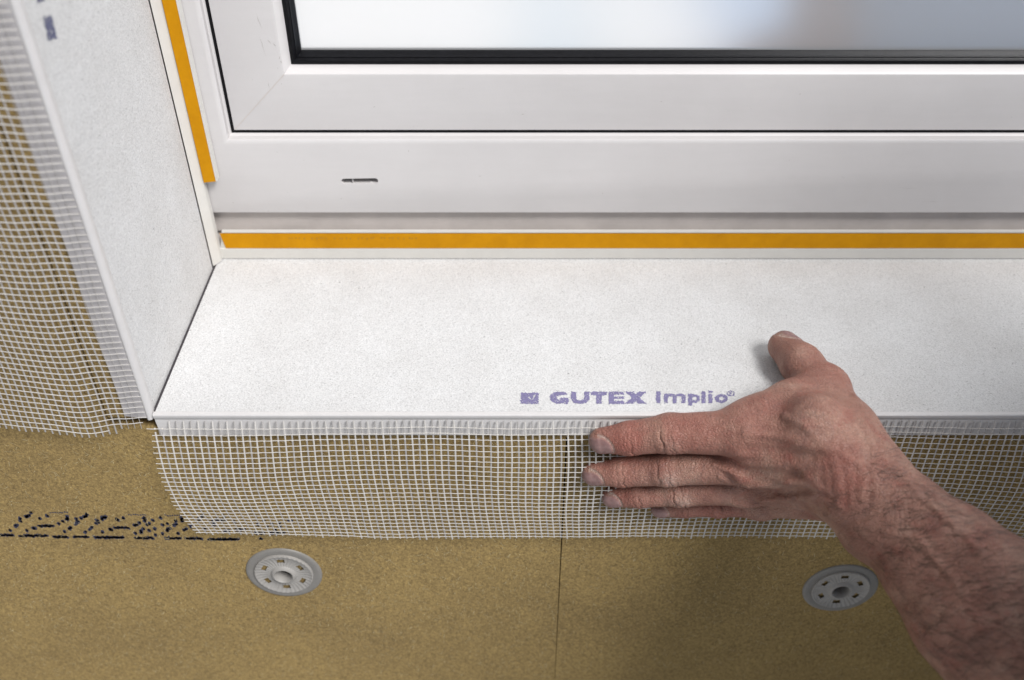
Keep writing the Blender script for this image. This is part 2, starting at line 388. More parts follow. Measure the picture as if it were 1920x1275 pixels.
# welded mitre lines on the sash corners and the outer frame corner
wl = MB()
for (u0, u1, yy, ww) in ((us + .001, ubs + .0003, YF + .00785, .00018),):
    for a in (0,):
        x0, z0, x1, z1 = OX0 + u0, OZ0 + u0, OX0 + u1, OZ0 + u1
        wl.add([(x0 - ww, yy, z0 + ww), (x0 + ww, yy, z0 - ww), (x1 + ww, yy, z1 - ww), (x1 - ww, yy, z1 + ww)], [(0, 1, 2, 3)])
wl.build('weld_seam', M['groove'], sash)
sc = MB()
def scuff(px, py, y, L, a, w_=.00012):
    c = W(px, py, y); dx, dz = math.cos(a) * L / 2, math.sin(a) * L / 2; n_ = 5; v = []
    for i in range(n_ + 1):
        t = i / n_ * 2 - 1; ww = w_ * (1.05 - abs(t)) * random.uniform(.6, 1.3); jx_, jz_ = random.gauss(0, L * .02), random.gauss(0, L * .02)
        v += [(c.x + dx * t - math.sin(a) * ww + jx_, y - .00012, c.z + dz * t + math.cos(a) * ww + jz_), (c.x + dx * t + math.sin(a) * ww + jx_, y - .00012, c.z + dz * t - math.cos(a) * ww + jz_)]
    sc.add(v, [(2 * i, 2 * i + 1, 2 * i + 3, 2 * i + 2) for i in range(n_)])
for px, py, L, a in ((524,108,.0022,1.2),(527,116,.0020,1.9),(521,128,.0012,1.3),(505,78,.0030,2.2),(515,84,.0022,2.3),(528,157,.0008,.5),(486,40,.010,1.75),(492,85,.012,1.7),(504,160,.006,1.6),
                     (702,200,.0012,.2),(1240,190,.0014,.1),(980,214,.002,.05),(1500,176,.0010,.7)): scuff(px, py, YF + .008, L, a, .00014 if L < .004 else .00006)
for px, py, L, a in ((570,300,.0008,.9),(520,285,.0008,.3),(766,283,.0012,1.4),(640,372,.0012,.1),(437,380,.0009,.4),(503,395,.0012,1.5),(1700,352,.014,.0),(1745,378,.012,.02),(1480,300,.0010,.5),(900,330,.0016,.1),(1130,362,.0009,1.1)): scuff(px, py, YF, L, a, .00014 if L < .004 else .00005)
sc.build('scuff_marks', M['scuff'], sash)
uq = W(572, 95, YF + .022).z - OZ0
sweep([(ug - .001, YF + .0152)] + [(ug + .0005, YF + .0138), (ug + .0022, YF + .0135), (ug + .0030, YF + .0150), (ug + .0034, YF + .0165),
       (ug + .0036, YF + .0160), (uq - .0010, YF + .0195), (uq, YF + .0215), (uq, YF + .024)], 'glazing_gasket', M['rubber'])
p = MB(); p.box((OX0 + uq - .004, YF + .0232, OZ0 + uq - .004), (OX1 - uq + .004, YF + .0292, OZ1 - uq + .004)); p.build('glass_pane', M['pane'], win)
# recessed base profile between frame and sill
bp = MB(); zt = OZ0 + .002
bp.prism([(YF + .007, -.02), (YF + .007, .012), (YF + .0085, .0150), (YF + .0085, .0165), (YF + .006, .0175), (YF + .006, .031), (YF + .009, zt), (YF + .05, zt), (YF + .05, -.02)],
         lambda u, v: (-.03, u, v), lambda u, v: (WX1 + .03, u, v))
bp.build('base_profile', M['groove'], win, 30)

# ------------------------------------------------------------------ tape laths round the window
YL = .1536
zb, zt2, ze = W(960, 465, YL).z, W(960, 437, YL).z, W(960, 433.5, YL).z
lx0 = .0035
lath = thing('sealing_lath', 'long white sealing lath with amber tape lying along the back of the sill', 'sealing lath', (.5, YL, 0), 'sealing laths with amber tape')
m = MB()
prof = [(YL - .0004, .0006), (YL - .0004, zb - .0006), (YL + .0002, zb - .0002), (YL + .0004, zt2 + .0002), (YL - .0003, zt2 + .0004), (YL - .0002, ze), (YL + .0021, ze), (YL + .0021, .0006)]
m.prism(prof, lambda u, v: (lx0 + max(0, v - .011) * .0 + (.0010 if v < .01 else .0045), u, v), lambda u, v: (WX1 - .002, u, v)); m.build('lath_body', M['lath'], lath)
m = MB(); nseg = 60
for i in range(nseg):
    xa = lx0 + .0035 + (WX1 - .008) * i / nseg; xb = lx0 + .0035 + (WX1 - .008) * (i + 1) / nseg
    off = lambda x: .00012 * noise.noise(Vector((x * 30, 0, 0)))
    ya, yb = YL - .0003 + off(xa), YL - .0003 + off(xb)
    lean = .0015 if i == 0 else 0
    m.add([(xa + lean, ya, zb), (xb, yb, zb), (xb, yb, zt2), (xa - lean * .4, ya, zt2)], [(0, 1, 2, 3)])
m.build('amber_tape', M['tape'], lath)
# faint green imprint on the tape
m = MB()
for i in range(34):
    x = 540 + 240 * i / 33 + random.uniform(-2, 2)
    if i % 6 == 5: continue
    c = W(x, 446 + random.uniform(-1, 1), YL)
    m.add([(c.x, YL - .00055, c.z - .0006), (c.x + random.uniform(.0005, .0014), YL - .00055, c.z - .0006), (c.x + .0009, YL - .00055, c.z + .0006), (c.x + .0002, YL - .00055, c.z + .0005)], [(0, 1, 2, 3)])
m.build('faint_imprint', plain('olive_ink', (.40, .20, .01), .6, .1), lath)

YL = .150
lath2 = thing('sealing_lath', 'upright white sealing lath with amber tape beside the left window frame', 'sealing lath', (.005, YL, .0), 'sealing laths with amber tape')
zend = WZ(382, 343, 0).z
ze2 = W(393, 342, YL).z
m = MB()
m.prism([(.0006, .1436), (.0040, .1487), (.0046, YL), (.0046, YL + .0055), (.0006, YL + .0055)], lambda u, v: (u, v, .0008), lambda u, v: (u, v, WZ1 - .002))
m.prism([(.0047, YL), (.0048, YL + .0002), (.0129, YL + .0002), (.0130, YL - .0004), (.0139, YL - .0003), (.0139, YL + .0055), (.0047, YL + .0055)],
        lambda u, v: (u, v, ze2 - (.0002 if u < .01 else -.001)), lambda u, v: (u, v, WZ1 - .002))
m.build('lath_body', M['lath'], lath2)
m = MB(); a0 = W(382, 343, YL)
m.add([(.0050, YL - .0003, ze2), (.0129, YL - .0003, ze2 + .0008), (.0129, YL - .0003, WZ1 - .003), (.0050, YL - .0003, WZ1 - .003)], [(0, 1, 2, 3)])
m.build('amber_tape', M['tape'], lath2)

# ------------------------------------------------------------------ printed ink made of small ragged cells
def ink_cells(test, x0, x1, y0, y1, sx, sy, fn, rough=5, drop=.05):
    v = []; f = []; idx = {}
    nx, ny = int((x1 - x0) / sx), int((y1 - y0) / sy)
    def vid(i, j):
        if (i, j) not in idx:
            idx[(i, j)] = len(v); v.append(tuple(fn(x0 + i * sx, y0 + j * sy)))
        return idx[(i, j)]
    for j in range(ny):
        for i in range(nx):
            x, y = x0 + (i + .5) * sx, y0 + (j + .5) * sy
            q = Vector((x * .11, y * .11, 0))
            if random.random() < drop: continue
            if test(x + rough * noise.noise(q), y + rough * .9 * noise.noise(q + Vector((9, 3, 2)))):
                f.append((vid(i, j), vid(i + 1, j), vid(i + 1, j + 1), vid(i, j + 1)))
    return v, f
def gutex(x, y):
    bx = lambda a, b, c, d: a <= x <= b and c <= y <= d
    el = lambda cx, cy, rx, ry: ((x - cx) / rx) ** 2 + ((y - cy) / ry) ** 2 <= 1
    def seg(ax, ay, bx_, by_, hw):
        if not min(ay, by_) <= y <= max(ay, by_): return False
        tt = (y - ay) / (by_ - ay); return abs(x - (ax + tt * (bx_ - ax))) <= hw
    if bx(72, 218, 157, 249): return not (seg(168, 212, 190, 172, 4.5) or (seg(134, 190, 158, 214, 5)))
    if bx(308, 463, 148, 249):
        if bx(396, 462, 197, 248): return True if y < 222 or x > 424 else el(386, 198, 76, 51)
        if x > 398 and 176 < y < 197: return False
        return el(388, 198, 78, 51) and not el(398, 199, 31, 19)
    if bx(480, 634, 148, 250):
        if y < 205: return bx(482, 526, 149, 206) or bx(591, 634, 149, 206)
        return el(558, 203, 76, 47) and not el(558, 203, 33, 19)
    if bx(645, 776, 149, 179) or bx(688, 735, 149, 248): return True
    if bx(790, 918, 149, 249): return x < 834 or y < 174 or 188 < y < 209 or y > 225
    if bx(924, 1104, 149, 248): return seg(958, 149, 1068, 248, 33) or seg(1070, 149, 956, 248, 33)
    if bx(1180, 1216, 147, 243): return True
    if bx(1244, 1420, 166, 244):
        if y < 190: return x < 1275 or el(1300, 193, 48, 28) or el(1378, 193, 44, 28)
        return x < 1275 or 1314 < x < 1347 or x > 1386
    if bx(1440, 1474, 168, 264): return True
    if el(1490, 206, 46, 37) and not el(1492, 206, 17, 14): return True
    if bx(1549, 1584, 145, 243) or bx(1606, 1640, 166, 243) or bx(1606, 1640, 143, 158): return True
    if el(1712, 206, 53, 37) and not el(1712, 206, 22, 14): return True
    if el(1790, 165, 34, 23): return (not el(1790, 165, 21, 13)) or bx(1780, 1794, 156, 170)
    return False

# ------------------------------------------------------------------ sill board
sill = thing('sill_board', 'white coated insulation board lying as the window sill, with violet print', 'sill board', (.5, .07, 0))
m = MB(); m.box((.0016, .0012, -.020), (WX1 - .0006, .155, -.0010)); m.build('board_core', M['fibre'], sill)
m = MB(); m.box((.0019, .0017, -.00095), (WX1 - .0007, .1548, 0.0)); m.build('white_coating', M['coat'], sill)
m = MB(); m.box((.00015, .0030, -.004), (.0018, .1540, -.0005)); m.build('gap_shade', M['gapdark'], sill)  # dark strip paints the shade of the open corner gap
v, f = ink_cells(gutex, 60, 1840, 138, 268, 5.0, 4.4, lambda x, y: WZ(960 + x / 4.364, 700 + y / 4.364, .00012), 9, .04)
mesh_obj('printed_lettering', v, f, M['ink'], sill)

# ------------------------------------------------------------------ reveal boards
def reveal(name, label, xa, xb, sgn):
    t = thing(name, label, 'reveal board', (xa, .07, 0), 'white reveal boards')
    m = MB(); m.box((min(xa, xb), .0015, -.0045), (max(xa, xb), .1425, WZ1)); m.build('board_core', M['fibre'], t)
    e = xa + sgn * .0010
    m = MB(); m.box((min(xa + sgn * .00005, e), .0012, -.0045), (max(xa + sgn * .00005, e), .1430, WZ1)); m.build('white_coating', M['coat'], t)
    return t
rl = reveal('reveal_board', 'white coated board standing on edge as the left window reveal', -.0010, -.0259, 1)
reveal('reveal_board', 'white coated board standing as the right window reveal', WX1 + .0010, WX1 + .0265, -1)
m = MB(); m.box((-.026, .0015, WZ1 + .001), (WX1 + .026, .155, WZ1 + .0255)); tag(m.build('lintel_board', M['coat']), 'white coated board closing the window opening above', 'lintel board')
m = MB()
def px_quad(pts, sub=14):
    g = [[None] * (sub + 1) for _ in range(sub + 1)]
    for j in range(sub + 1):
        for i in range(sub + 1):
            a, b = i / sub, j / sub
            x = (pts[0][0] * (1 - a) + pts[1][0] * a) * (1 - b) + (pts[3][0] * (1 - a) + pts[2][0] * a) * b
            y = (pts[0][1] * (1 - a) + pts[1][1] * a) * (1 - b) + (pts[3][1] * (1 - a) + pts[2][1] * a) * b
            g[j][i] = WX(x, y, .00015)
    for j in range(sub):
        for i in range(sub):
            if random.random() < .08 or ((i in (0, sub - 1) or j in (0, sub - 1)) and random.random() < .3): continue
            m.add([g[j][i], g[j][i + 1], g[j + 1][i + 1], g[j + 1][i]], [(0, 1, 2, 3)])
px_quad([(81, 31), (97, 29), (108, 72), (90, 77)]); px_quad([(68, -22), (83, -25), (84, 2), (70, 6)]); px_quad([(64, -60), (80, -62), (84, -30), (70, -28)])
m.build('printed_mark', M['bluink'], rl)

# ------------------------------------------------------------------ mesh fabric
def strand(mb, pts, nrm, w_, t_):
    v = []; n = len(pts)
    for i in range(n):
        a = pts[max(0, i - 1)]; b = pts[min(n - 1, i + 1)]
        d = (b - a).normalized(); s = d.cross(nrm).normalized(); u = s.cross(d)
        p = pts[i]
        v += [p + s * w_, p + u * t_, p - s * w_, p - u * t_]
    f = []
    for i in range(n - 1):
        for k in range(4): f.append((4 * i + k, 4 * i + (k + 1) % 4, 4 * i + 4 + (k + 1) % 4, 4 * i + 4 + k))
    f += [(3, 2, 1, 0), (4 * n - 4, 4 * n - 3, 4 * n - 2, 4 * n - 1)]
    mb.add(v, f)
def nz(a, b, c=0): return noise.noise(Vector((a, b, c)))
P4 = .00402; PR = .00378

# sill bead: nose, strip, mesh
bead = thing('sill_edge_bead', 'white edge bead along the sill front with white mesh hanging below it', 'edge bead', (.5, -.001, 0))
z1, z2 = -.0052, -.0156
m = MB()
m.prism([(.0016, -.0002), (.0014, .0002), (-.0009, .0001), (-.0014, -.0003), (-.0015, -.0008), (-.0008, -.0037), (-.0003, -.0042), (.0006, -.0042), (.0006, -.0009)][::-1],
        lambda u, v: (.0012, u, v), lambda u, v: (WX1 - .001, u, v))
m.build('bead_nose', M['strip'], bead, 35)
m = MB(); ns = 200
v = []
xs0 = W(296, 800, 0).x
def ystrip(x, z):      # the strip is pulled out a little by the hand
    k = math.exp(-((x - .325) / .06) ** 2)
    return -.0006 - (z + .003) / -.0126 * (.0008 + .0035 * k)
for i in range(ns + 1):
    x = xs0 + (WX1 - .004 - xs0) * i / ns
    k = math.exp(-((x - .315) / .05) ** 2)
    zb_ = z2 + .003 * k
    for (zz) in (-.0041, -.0060, (z1 + zb_) / 2 - .001, zb_):
        v.append((x + (.0012 if i == 0 else 0) * (zz < -.01), ystrip(x, zz), zz))
        v.append((x, ystrip(x, zz) + .0006, zz))
f = []
for i in range(ns):
    a = i * 8; b = a + 8
    for k in range(3):
        f.append((a + 2 * k, b + 2 * k, b + 2 * k + 2, a + 2 * k + 2)); f.append((a + 2 * k + 1, a + 2 * k + 3, b + 2 * k + 3, b + 2 * k + 1))
    f.append((a + 6, b + 6, b + 7, a + 7)); f.append((a, a + 1, b + 1, b))
f.append((0, 2, 4, 6, 7, 5, 3, 1))
mesh_obj('bead_strip', v, f, M['strip'], bead)
HX = .30
def fold(x):           # shallow folds of the cloth along the wall
    return .5 + .5 * math.sin(x * 26 + 1.2)
def fpos(x, s):        # x along the wall, s distance down the cloth from the nose
    drop = min(1, s / .10)
    hand = math.exp(-((x - .40) / .13) ** 2)
    pk = math.exp(-((x - .315) / .045) ** 2)
    bulge = (.0055 + .004 * fold(x)) * math.sin(math.pi * min(1, drop * .93) ** .8) * (1 - .75 * hand)
    right = max(0, min(1, (x - .42) / .1)) * .006 * math.sin(math.pi * drop * .5)
    y = -.0019 - bulge - .001 * drop - right + .0007 * nz(x * 22, s * 30)
    y -= .003 * pk * math.exp(-((s - .012) / .012) ** 2)
    z = -.0040 - s * (1 - .012 * fold(x)) + .0028 * pk * math.exp(-((s - .008) / .014) ** 2)
    left = max(0, .05 - x) / .05
    xx = x + .0018 * nz(s * 22, x * 9, 3) + left * .008 * (s / .1) ** 2 + .0035 * math.sin(x * 9) * (s / .1) ** 1.5
    z += .0011 * nz(x * 16, s * 12, 7) + .0045 * min(1, max(0, .11 - x) / .08) * (s / .1) ** 1.5
    return Vector((xx, y, z))
nrow = 26; x_start = xs0 - .0015
mh, mv, mv2 = MB(), MB(), MB()
NV = Vector((0, -1, 0))
ncol = int((WX1 - .01 - x_start) / P4)
jx = [random.gauss(0, .00012) for _ in range(ncol + 1)]
for j in range(nrow):
    s = .0040 + PR * j + random.gauss(0, .0001)
    pts = []; xa = x_start - random.uniform(.0006, .0026) - (.001 if j == 0 else 0)
    nn = int((WX1 - .006 - xa) / .0020)
    for i in range(nn + 1):
        x = xa + .0020 * i
        q = fpos(x, s); q.y -= .00018 + .00012 * math.cos(math.pi * (x - x_start) / P4)
        pts.append(q)
    strand(mh, pts, NV, .00031, .00018)
for i in range(ncol + 1):
    x = x_start + .0012 + P4 * i + jx[i]
    pts = []; s = .0 if x > xs0 + .007 else .006
    end = .0040 + PR * (nrow - 1) + random.uniform(.0008, .0030)
    k = 0
    while s < end:
        q = fpos(x, s); q.y += .00002; pts.append(q); s += .0033
    pts.append(fpos(x, end))
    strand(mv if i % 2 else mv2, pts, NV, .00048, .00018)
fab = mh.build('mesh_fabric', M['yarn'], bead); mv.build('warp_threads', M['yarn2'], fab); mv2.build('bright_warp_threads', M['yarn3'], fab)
# weld of mesh on strip near the nose: small milky knots
m = MB()
for i in range(ncol + 1):
    if i % 1: continue
    for j in range(3):
        q = fpos(x_start + .0012 + P4 * i + jx[i], .0040 + PR * j); r0 = .00050
        m.add([q + Vector((r0 * math.cos(a), -.0005 if k else .0003, r0 * .8 * math.sin(a))) for k in (0, 1) for a in [i2 * math.pi / 3 for i2 in range(6)]],
              [tuple(range(6, 12))] + [(a, (a + 1) % 6, 6 + (a + 1) % 6, 6 + a) for a in range(6)])
m.build('weld_knots', M['yarn'], fab)

# reveal bead: rounded corner, strip on the facade, mesh standing off to the left
bead2 = thing('reveal_edge_bead', 'white edge bead up the left reveal corner with white mesh standing off leftwards', 'edge bead', (-.002, 0, 0))
m = MB(); zlo, zhi = -.0042, WZ1
prof = [(.00025, .0050), (.0005, .0046), (.0006, .0012), (.0003, .0001), (-.0004, -.0007), (-.0012, -.0011), (-.0020, -.0012), (-.0027, -.0007), (-.0030, .0002), (-.0018, .0008), (-.0003, .0014), (-.0001, .0050)]
m.prism(prof, lambda u, v: (u, v, zlo), lambda u, v: (u, v, zhi)); m.build('bead_nose', M['strip'], bead2, 60)
m = MB(); m.prism([(-.0026, -.0006), (-.0152, .0002), (-.0152, .0009), (-.0026, .0004)], lambda u, v: (u, v, zlo + .0012 + (u + .0026) * -.06), lambda u, v: (u, v, zhi))
m.build('bead_strip', M['strip2'], bead2)
def lpos(s, z):        # s distance along the cloth leftwards from the nose
    t = max(0, s - .012)
    x = -.0022 - s * (.955 - .02 * math.sin(z * 22))
    y = -.0018 - .0004 * min(1, s / .012) - .028 * t - .0022 * math.sin(t * 42 + z * 9) * min(1, t / .02)
    zz = z - .0045 * math.exp(-((s - .034) / .017) ** 2) * math.exp(-(z - zs) / .05) + .075 * t + .0006 * nz(s * 30, z * 18, 5) - .0008 * math.exp(-((s - .012) / .006) ** 2)
    return Vector((x + .0010 * nz(z * 20, s * 14), y + .0012 * nz(s * 25, z * 12), zz))
mh, mv = MB(), MB(); NL = Vector((.25, -1, 0)).normalized()
SL = .125; PL = .0039; ncl = int(SL / PL); zs = -.0108
nr = int((.50) / PL)
for j in range(nr):
    z = zs + .002 + PL * j; sE = SL + random.uniform(-.002, .001); s = 0 if j > 1 else (.0015 if j == 1 else .010 + .010)
    s = {0: .024, 1: .003}.get(j, 0.0); pts = []
    while s < sE: q = lpos(s, z + random.gauss(0, .00003)); q.y -= .0002; pts.append(q); s += .0025
    strand(mh, pts, NL, .00032, .00018)
for i in range(1, ncl):
    s = .0010 + PL * i; z = zs - random.uniform(.0006, .002) + (.003 if s < .018 else 0); pts = []
    while z < zs + PL * nr: pts.append(lpos(s, z)); z += .004
    strand(mv, pts, NL, .00042 if s > .016 else .0002, .00016)
fab = mh.build('mesh_fabric', M['yarn'], bead2); mv.build('warp_threads', M['yarn2'], fab)

# ------------------------------------------------------------------ insulation fixing plates
def plate_parts(t):
    c = t.location
    # outer thin disc, dished
    def lathe(prof, name, mat, seg=72, holes=None, wav=0):
        v = []; f = []; n = len(prof)
        for k in range(seg):
            a = 2 * math.pi * k / seg
            for i, (r, h) in enumerate(prof):
                hh = h + (wav * (.5 + .5 * math.cos(a * 36)) * (1 if 1 < i < n - 2 else 0))
                v.append((c.x + r * math.cos(a), YB - hh, c.z + r * math.sin(a)))
        for k in range(seg):
            k2 = (k + 1) % seg
            for i in range(n - 1):
                rm = (prof[i][0] + prof[i + 1][0]) / 2
                if holes and holes(rm, 2 * math.pi * (k + .5) / seg): continue
                f.append((k * n + i, k2 * n + i, k2 * n + i + 1, k * n + i + 1))
        return mesh_obj(name, v, f, mat, t, 40)
    lathe([(.0188, .0002), (.0190, .0009), (.0200, .0011), (.0225, .0012), (.0243, .0011), (.0248, .0007), (.0250, .00005)], 'thin_rim', M['anchor_thin'])
    def holes(r, a):
        q = (a / (math.pi / 3)) % 1.0
        return .0118 < r < .0150 and abs(q - .5) * (math.pi / 3) * r < .0024
    rs = [.0075 + (.0180 - .0075) * i / 14 for i in range(15)]
    lathe([(.0072, .0026)] + [(r, .0022 - .0010 * math.sin(math.pi * (r - .0074) / .0107) ** .8) for r in rs] + [(.0186, .0024), (.0192, .0022), (.0194, .0009)], 'ribbed_disc', M['anchor'], 216, holes, .0003)
    lathe([(.0092, .0014), (.0080, .0026), (.0070, .0036), (.0063, .0037), (.0057, .0028), (.0053, .0005), (.0052, -.004)], 'hub', M['anchor'], 48)
    lathe([(.0052, -.0041), (.0052, -.018), (.0, -.018)], 'bore', M['rubber'], 48)  # black lining puts the deep hole's shade into its colour
GP = 'round fixing plates pressed into the boards'
cA, cB = W(533, 1073, YB), W(1575, 1102, YB)
pl = thing('fixing_plate', 'round grey plastic fixing plate on the board below the dotted print', 'fixing plate', (cA.x, YB, cA.z), GP)
plate_parts(pl)
for bd, c0 in ((bA, cA), (bB, cB)):          # a real bore in the board under each hub
    m = MB(); m.prism([(c0.x + .0056 * math.cos(2 * math.pi * k / 32), c0.z + .0056 * math.sin(2 * math.pi * k / 32)) for k in range(32)],
                      lambda u, v: (u, YB - .01, v), lambda u, v: (u, YB + .030, v))
    ct = m.build('bore', None); mo = bd.modifiers.new('bore', 'BOOLEAN'); mo.object = ct; mo.operation = 'DIFFERENCE'; mo.solver = 'EXACT'
    dg = bpy.context.evaluated_depsgraph_get(); nm_ = bpy.data.meshes.new_from_object(bd.evaluated_get(dg)); bd.modifiers.clear(); bd.data = nm_
    bpy.data.objects.remove(ct)
def copy_tree(o, loc, label):
    c = o.copy(); COL.objects.link(c); c.location = loc; c['label'] = label
    for ch in o.children:
        d = ch.copy(); COL.objects.link(d); d.parent = c
    return c
copy_tree(pl, (cB.x, YB, cB.z), 'round grey plastic fixing plate in shade beside the forearm')
# the hub holes are bores darkened by a black lining: build the board pits they sit in
# ------------------------------------------------------------------ person: hand, forearm, elbow, upper arm
V = lambda v: np.array((v.x, v.y, v.z))
def cone(P, a, b, ra, rb):
    ab = b - a; t = np.clip(((P - a) @ ab) / (ab @ ab), 0, 1)
    return np.linalg.norm(P - a - t[:, None] * ab, axis=1) - (ra + (rb - ra) * t), t
def smin(a, b, k):
    h = np.clip(.5 + .5 * (b - a) / k, 0, 1)
    return b + (a - b) * h - k * h * (1 - h)
def J(px, py, y): return V(W(px, py, y))
fingers = [   # MCP, PIP, DIP, TIP centre, radii, dorsal
    dict(n='index', j=[J(1392,812,-.0205), J(1256,812,-.0140), J(1180,822,-.0112), J(1129,826,-.0092)], r=[.0128,.0108,.0093,.0074]),
    dict(n='middle', j=[J(1385,872,-.0235), J(1250,879,-.0165), J(1165,885,-.0122), J(1113,888,-.0095)], r=[.0105,.0095,.0085,.0069]),
    dict(n='ring', j=[J(1395,915,-.0215), J(1275,920,-.0160), J(1200,927,-.0122), J(1149,931,-.0090)], r=[.0098,.0088,.0077,.0066]),
    dict(n='little', j=[J(1425,943,-.0150), J(1345,944,-.0118), J(1283,949,-.0092), J(1238,953,-.0073)], r=[.0088,.0078,.0067,.0057]),
]
DORS = np.array((.04, -1, .10)); DORS /= np.linalg.norm(DORS)
thumb = dict(j=[V(WD(1582,808,.514)), J(1545,730,.007), V(WZ(1503,683,.0128)), V(WZ(1470,650,.0102))], r=[.0165,.0120,.0116,.0094])
TD = np.array((.62, .30, .72)); TD /= np.linalg.norm(TD)
wr = V(WD(1612,902,.505))
meta_end = [J(1590,858,-.040), J(1592,882,-.047), J(1588,908,-.046), J(1575,930,-.038)]
# forearm
FA = [(1604,908,80,.505),(1680,970,88,.492),(1768,1053,112,.475),(1842,1134,138,.459),(2010,1300,172,.432),(2200,1490,190,.408),(2420,1690,185,.392)]
fa = [(V(WD(x, y, d)), h * d / F) for x, y, h, d in FA]
elbow = fa[-1][0]; SH = np.array((.560, -.290, .215)); up1 = elbow + (SH - elbow) * .33; up2 = elbow + (SH - elbow) * .72
arm = fa + [(elbow + np.array((.03, -.01, .0)), .046), (up1, .047), (up2, .055)]
axis = arm[3][0] - arm[0][0]; axis /= np.linalg.norm(axis)
view = arm[1][0] - V(CAM); view /= np.linalg.norm(view)
side = np.cross(axis, view); side /= np.linalg.norm(side)          # across the forearm as seen
depthd = np.cross(axis, side)
prims = []
# tendons & veins as thin raised lines on the back of the hand
def surf(px, py, y): return J(px, py, y)
tend = [([(1400,812),(1480,822),(1560,842)], -.031), ([(1395,872),(1480,868),(1570,868)], -.035), ([(1405,912),(1480,902),(1570,890)], -.034), ([(1432,940),(1500,932),(1570,915)], -.028)]
VE = [[(1350,895),(1400,915),(1440,920),(1480,905),(1540,918)], [(1340,870),(1380,890),(1430,895),(1475,880)], [(1440,925),(1480,938),(1530,930),(1570,945)],
      [(1500,880),(1530,905),(1560,930)], [(1470,780),(1510,800),(1550,840),(1610,870)], [(1600,740),(1620,790),(1640,850),(1700,900),(1790,990)], [(1640,925),(1700,915),(1760,950),(1840,1040)],
      [(1660,1000),(1720,1010),(1790,1090),(1850,1190)]]
XF = V(W(1500, 880, -.03))[0]; XA = V(W(1440, 880, -.03))[0]
def sd_base(P):
    out = np.empty(len(P)); mf = P[:, 0] < XF; ma = P[:, 0] > XA
    for sel, f_, a_ in ((mf & ~ma, 1, 0), (mf & ma, 1, 1), (~mf, 0, 1)):
        if sel.any(): out[sel] = sd_part(P[sel], f_, a_)
    return out
def sd_part(P, use_f, use_a):
    # fingers
    df = None
    for fg in (fingers if use_f else []):
        d = None
        for i in range(3):
            c, _ = cone(P, fg['j'][i], fg['j'][i + 1], fg['r'][i], fg['r'][i + 1])
            d = c if d is None else smin(d, c, .003)
        # knuckle pad at PIP
        k = np.linalg.norm((P - (fg['j'][1] + DORS * fg['r'][1] * .32)) * np.array((.75, 1, 1)), axis=1) - fg['r'][1] * .80
        d = smin(d, k, .003)
        df = d if df is None else smin(df, d, .0008)
    # palm
    dp = None
    for i, fg in enumerate(fingers):
        a = fg['j'][0]; b = meta_end[i]
        c, _ = cone(P, a, b, fg['r'][0] * .98, (.0165, .0165, .0155, .0135)[i])
        dp = c if dp is None else smin(dp, c, .006)
        c, _ = cone(P, a + np.array((.004, .006, 0)), b + np.array((0, .010, 0)), fg['r'][0] * .95, .016)
        dp = smin(dp, c, .006)
        dp = smin(dp, np.linalg.norm(P - (a + DORS * .0035), axis=1) - fg['r'][0] * .80, .005)
    # thumb
    dt = None
    for i in range(3):
        c, _ = cone(P, thumb['j'][i], thumb['j'][i + 1], thumb['r'][i], thumb['r'][i + 1])
        dt = c if dt is None else smin(dt, c, .004)
    dt = smin(dt, np.linalg.norm(P - (thumb['j'][1] + TD * .002), axis=1) - .0120, .004)
    # web between thumb and index
    c, _ = cone(P, J(1440,782,-.014), J(1535,765,-.006), .0125, .0165); dw = c
    c, _ = cone(P, J(1400,800,-.018), J(1470,772,-.008), .0125, .0135); dw = smin(dw, c, .008)
    c, _ = cone(P, J(1490,752,-.004), thumb['j'][1], .0115, .0120); dw = smin(dw, c, .008)
    c, _ = cone(P, J(1530,802,-.030), wr, .0180, .020); dw = smin(dw, c, .010)
    dp = smin(dp, dw, .009)
    dp = smin(dp, dt, .006)
    # wrist + forearm (two parallel chains make it broader than deep)
    if not use_a: return smin(dp, df, .0045)
    da = None
    for sgn in (-1, 1):
        for (a, ra), (b, rb) in zip(arm[:-1], arm[1:]):
            c, _ = cone(P, a + side * sgn * ra * .20, b + side * sgn * rb * .20, ra * .82, rb * .82)
            da = c if da is None else smin(da, c, .006)
    c, _ = cone(P, np.mean([meta_end[1], meta_end[2]], axis=0), arm[0][0], .0175, .020); da = smin(da, c, .008)
    c, _ = cone(P, V(WD(1585,925,.530)), V(WD(1640,985,.505)), .0145, .019); da = smin(da, c, .010)   # ulna side
    c, _ = cone(P, V(WD(1592,806,.514)), V(WD(1636,888,.503)), .0130, .0165); da = smin(da, c, .010)   # radius side
    dp = smin(dp, da, .010)
    return smin(dp, df, .0045) if use_f else dp
TS = []
for pts, y in tend:
    pass
def bumpline(P, pts3, rad, h):
    out = np.full(len(P), 9.0)
    for a, b in zip(pts3[:-1], pts3[1:]):
        c, _ = cone(P, a, b, 0, 0); out = np.minimum(out, c)
    return h * np.exp(-(out / rad) ** 2)
lines = []      # filled once base surface is known (projected on to the surface)
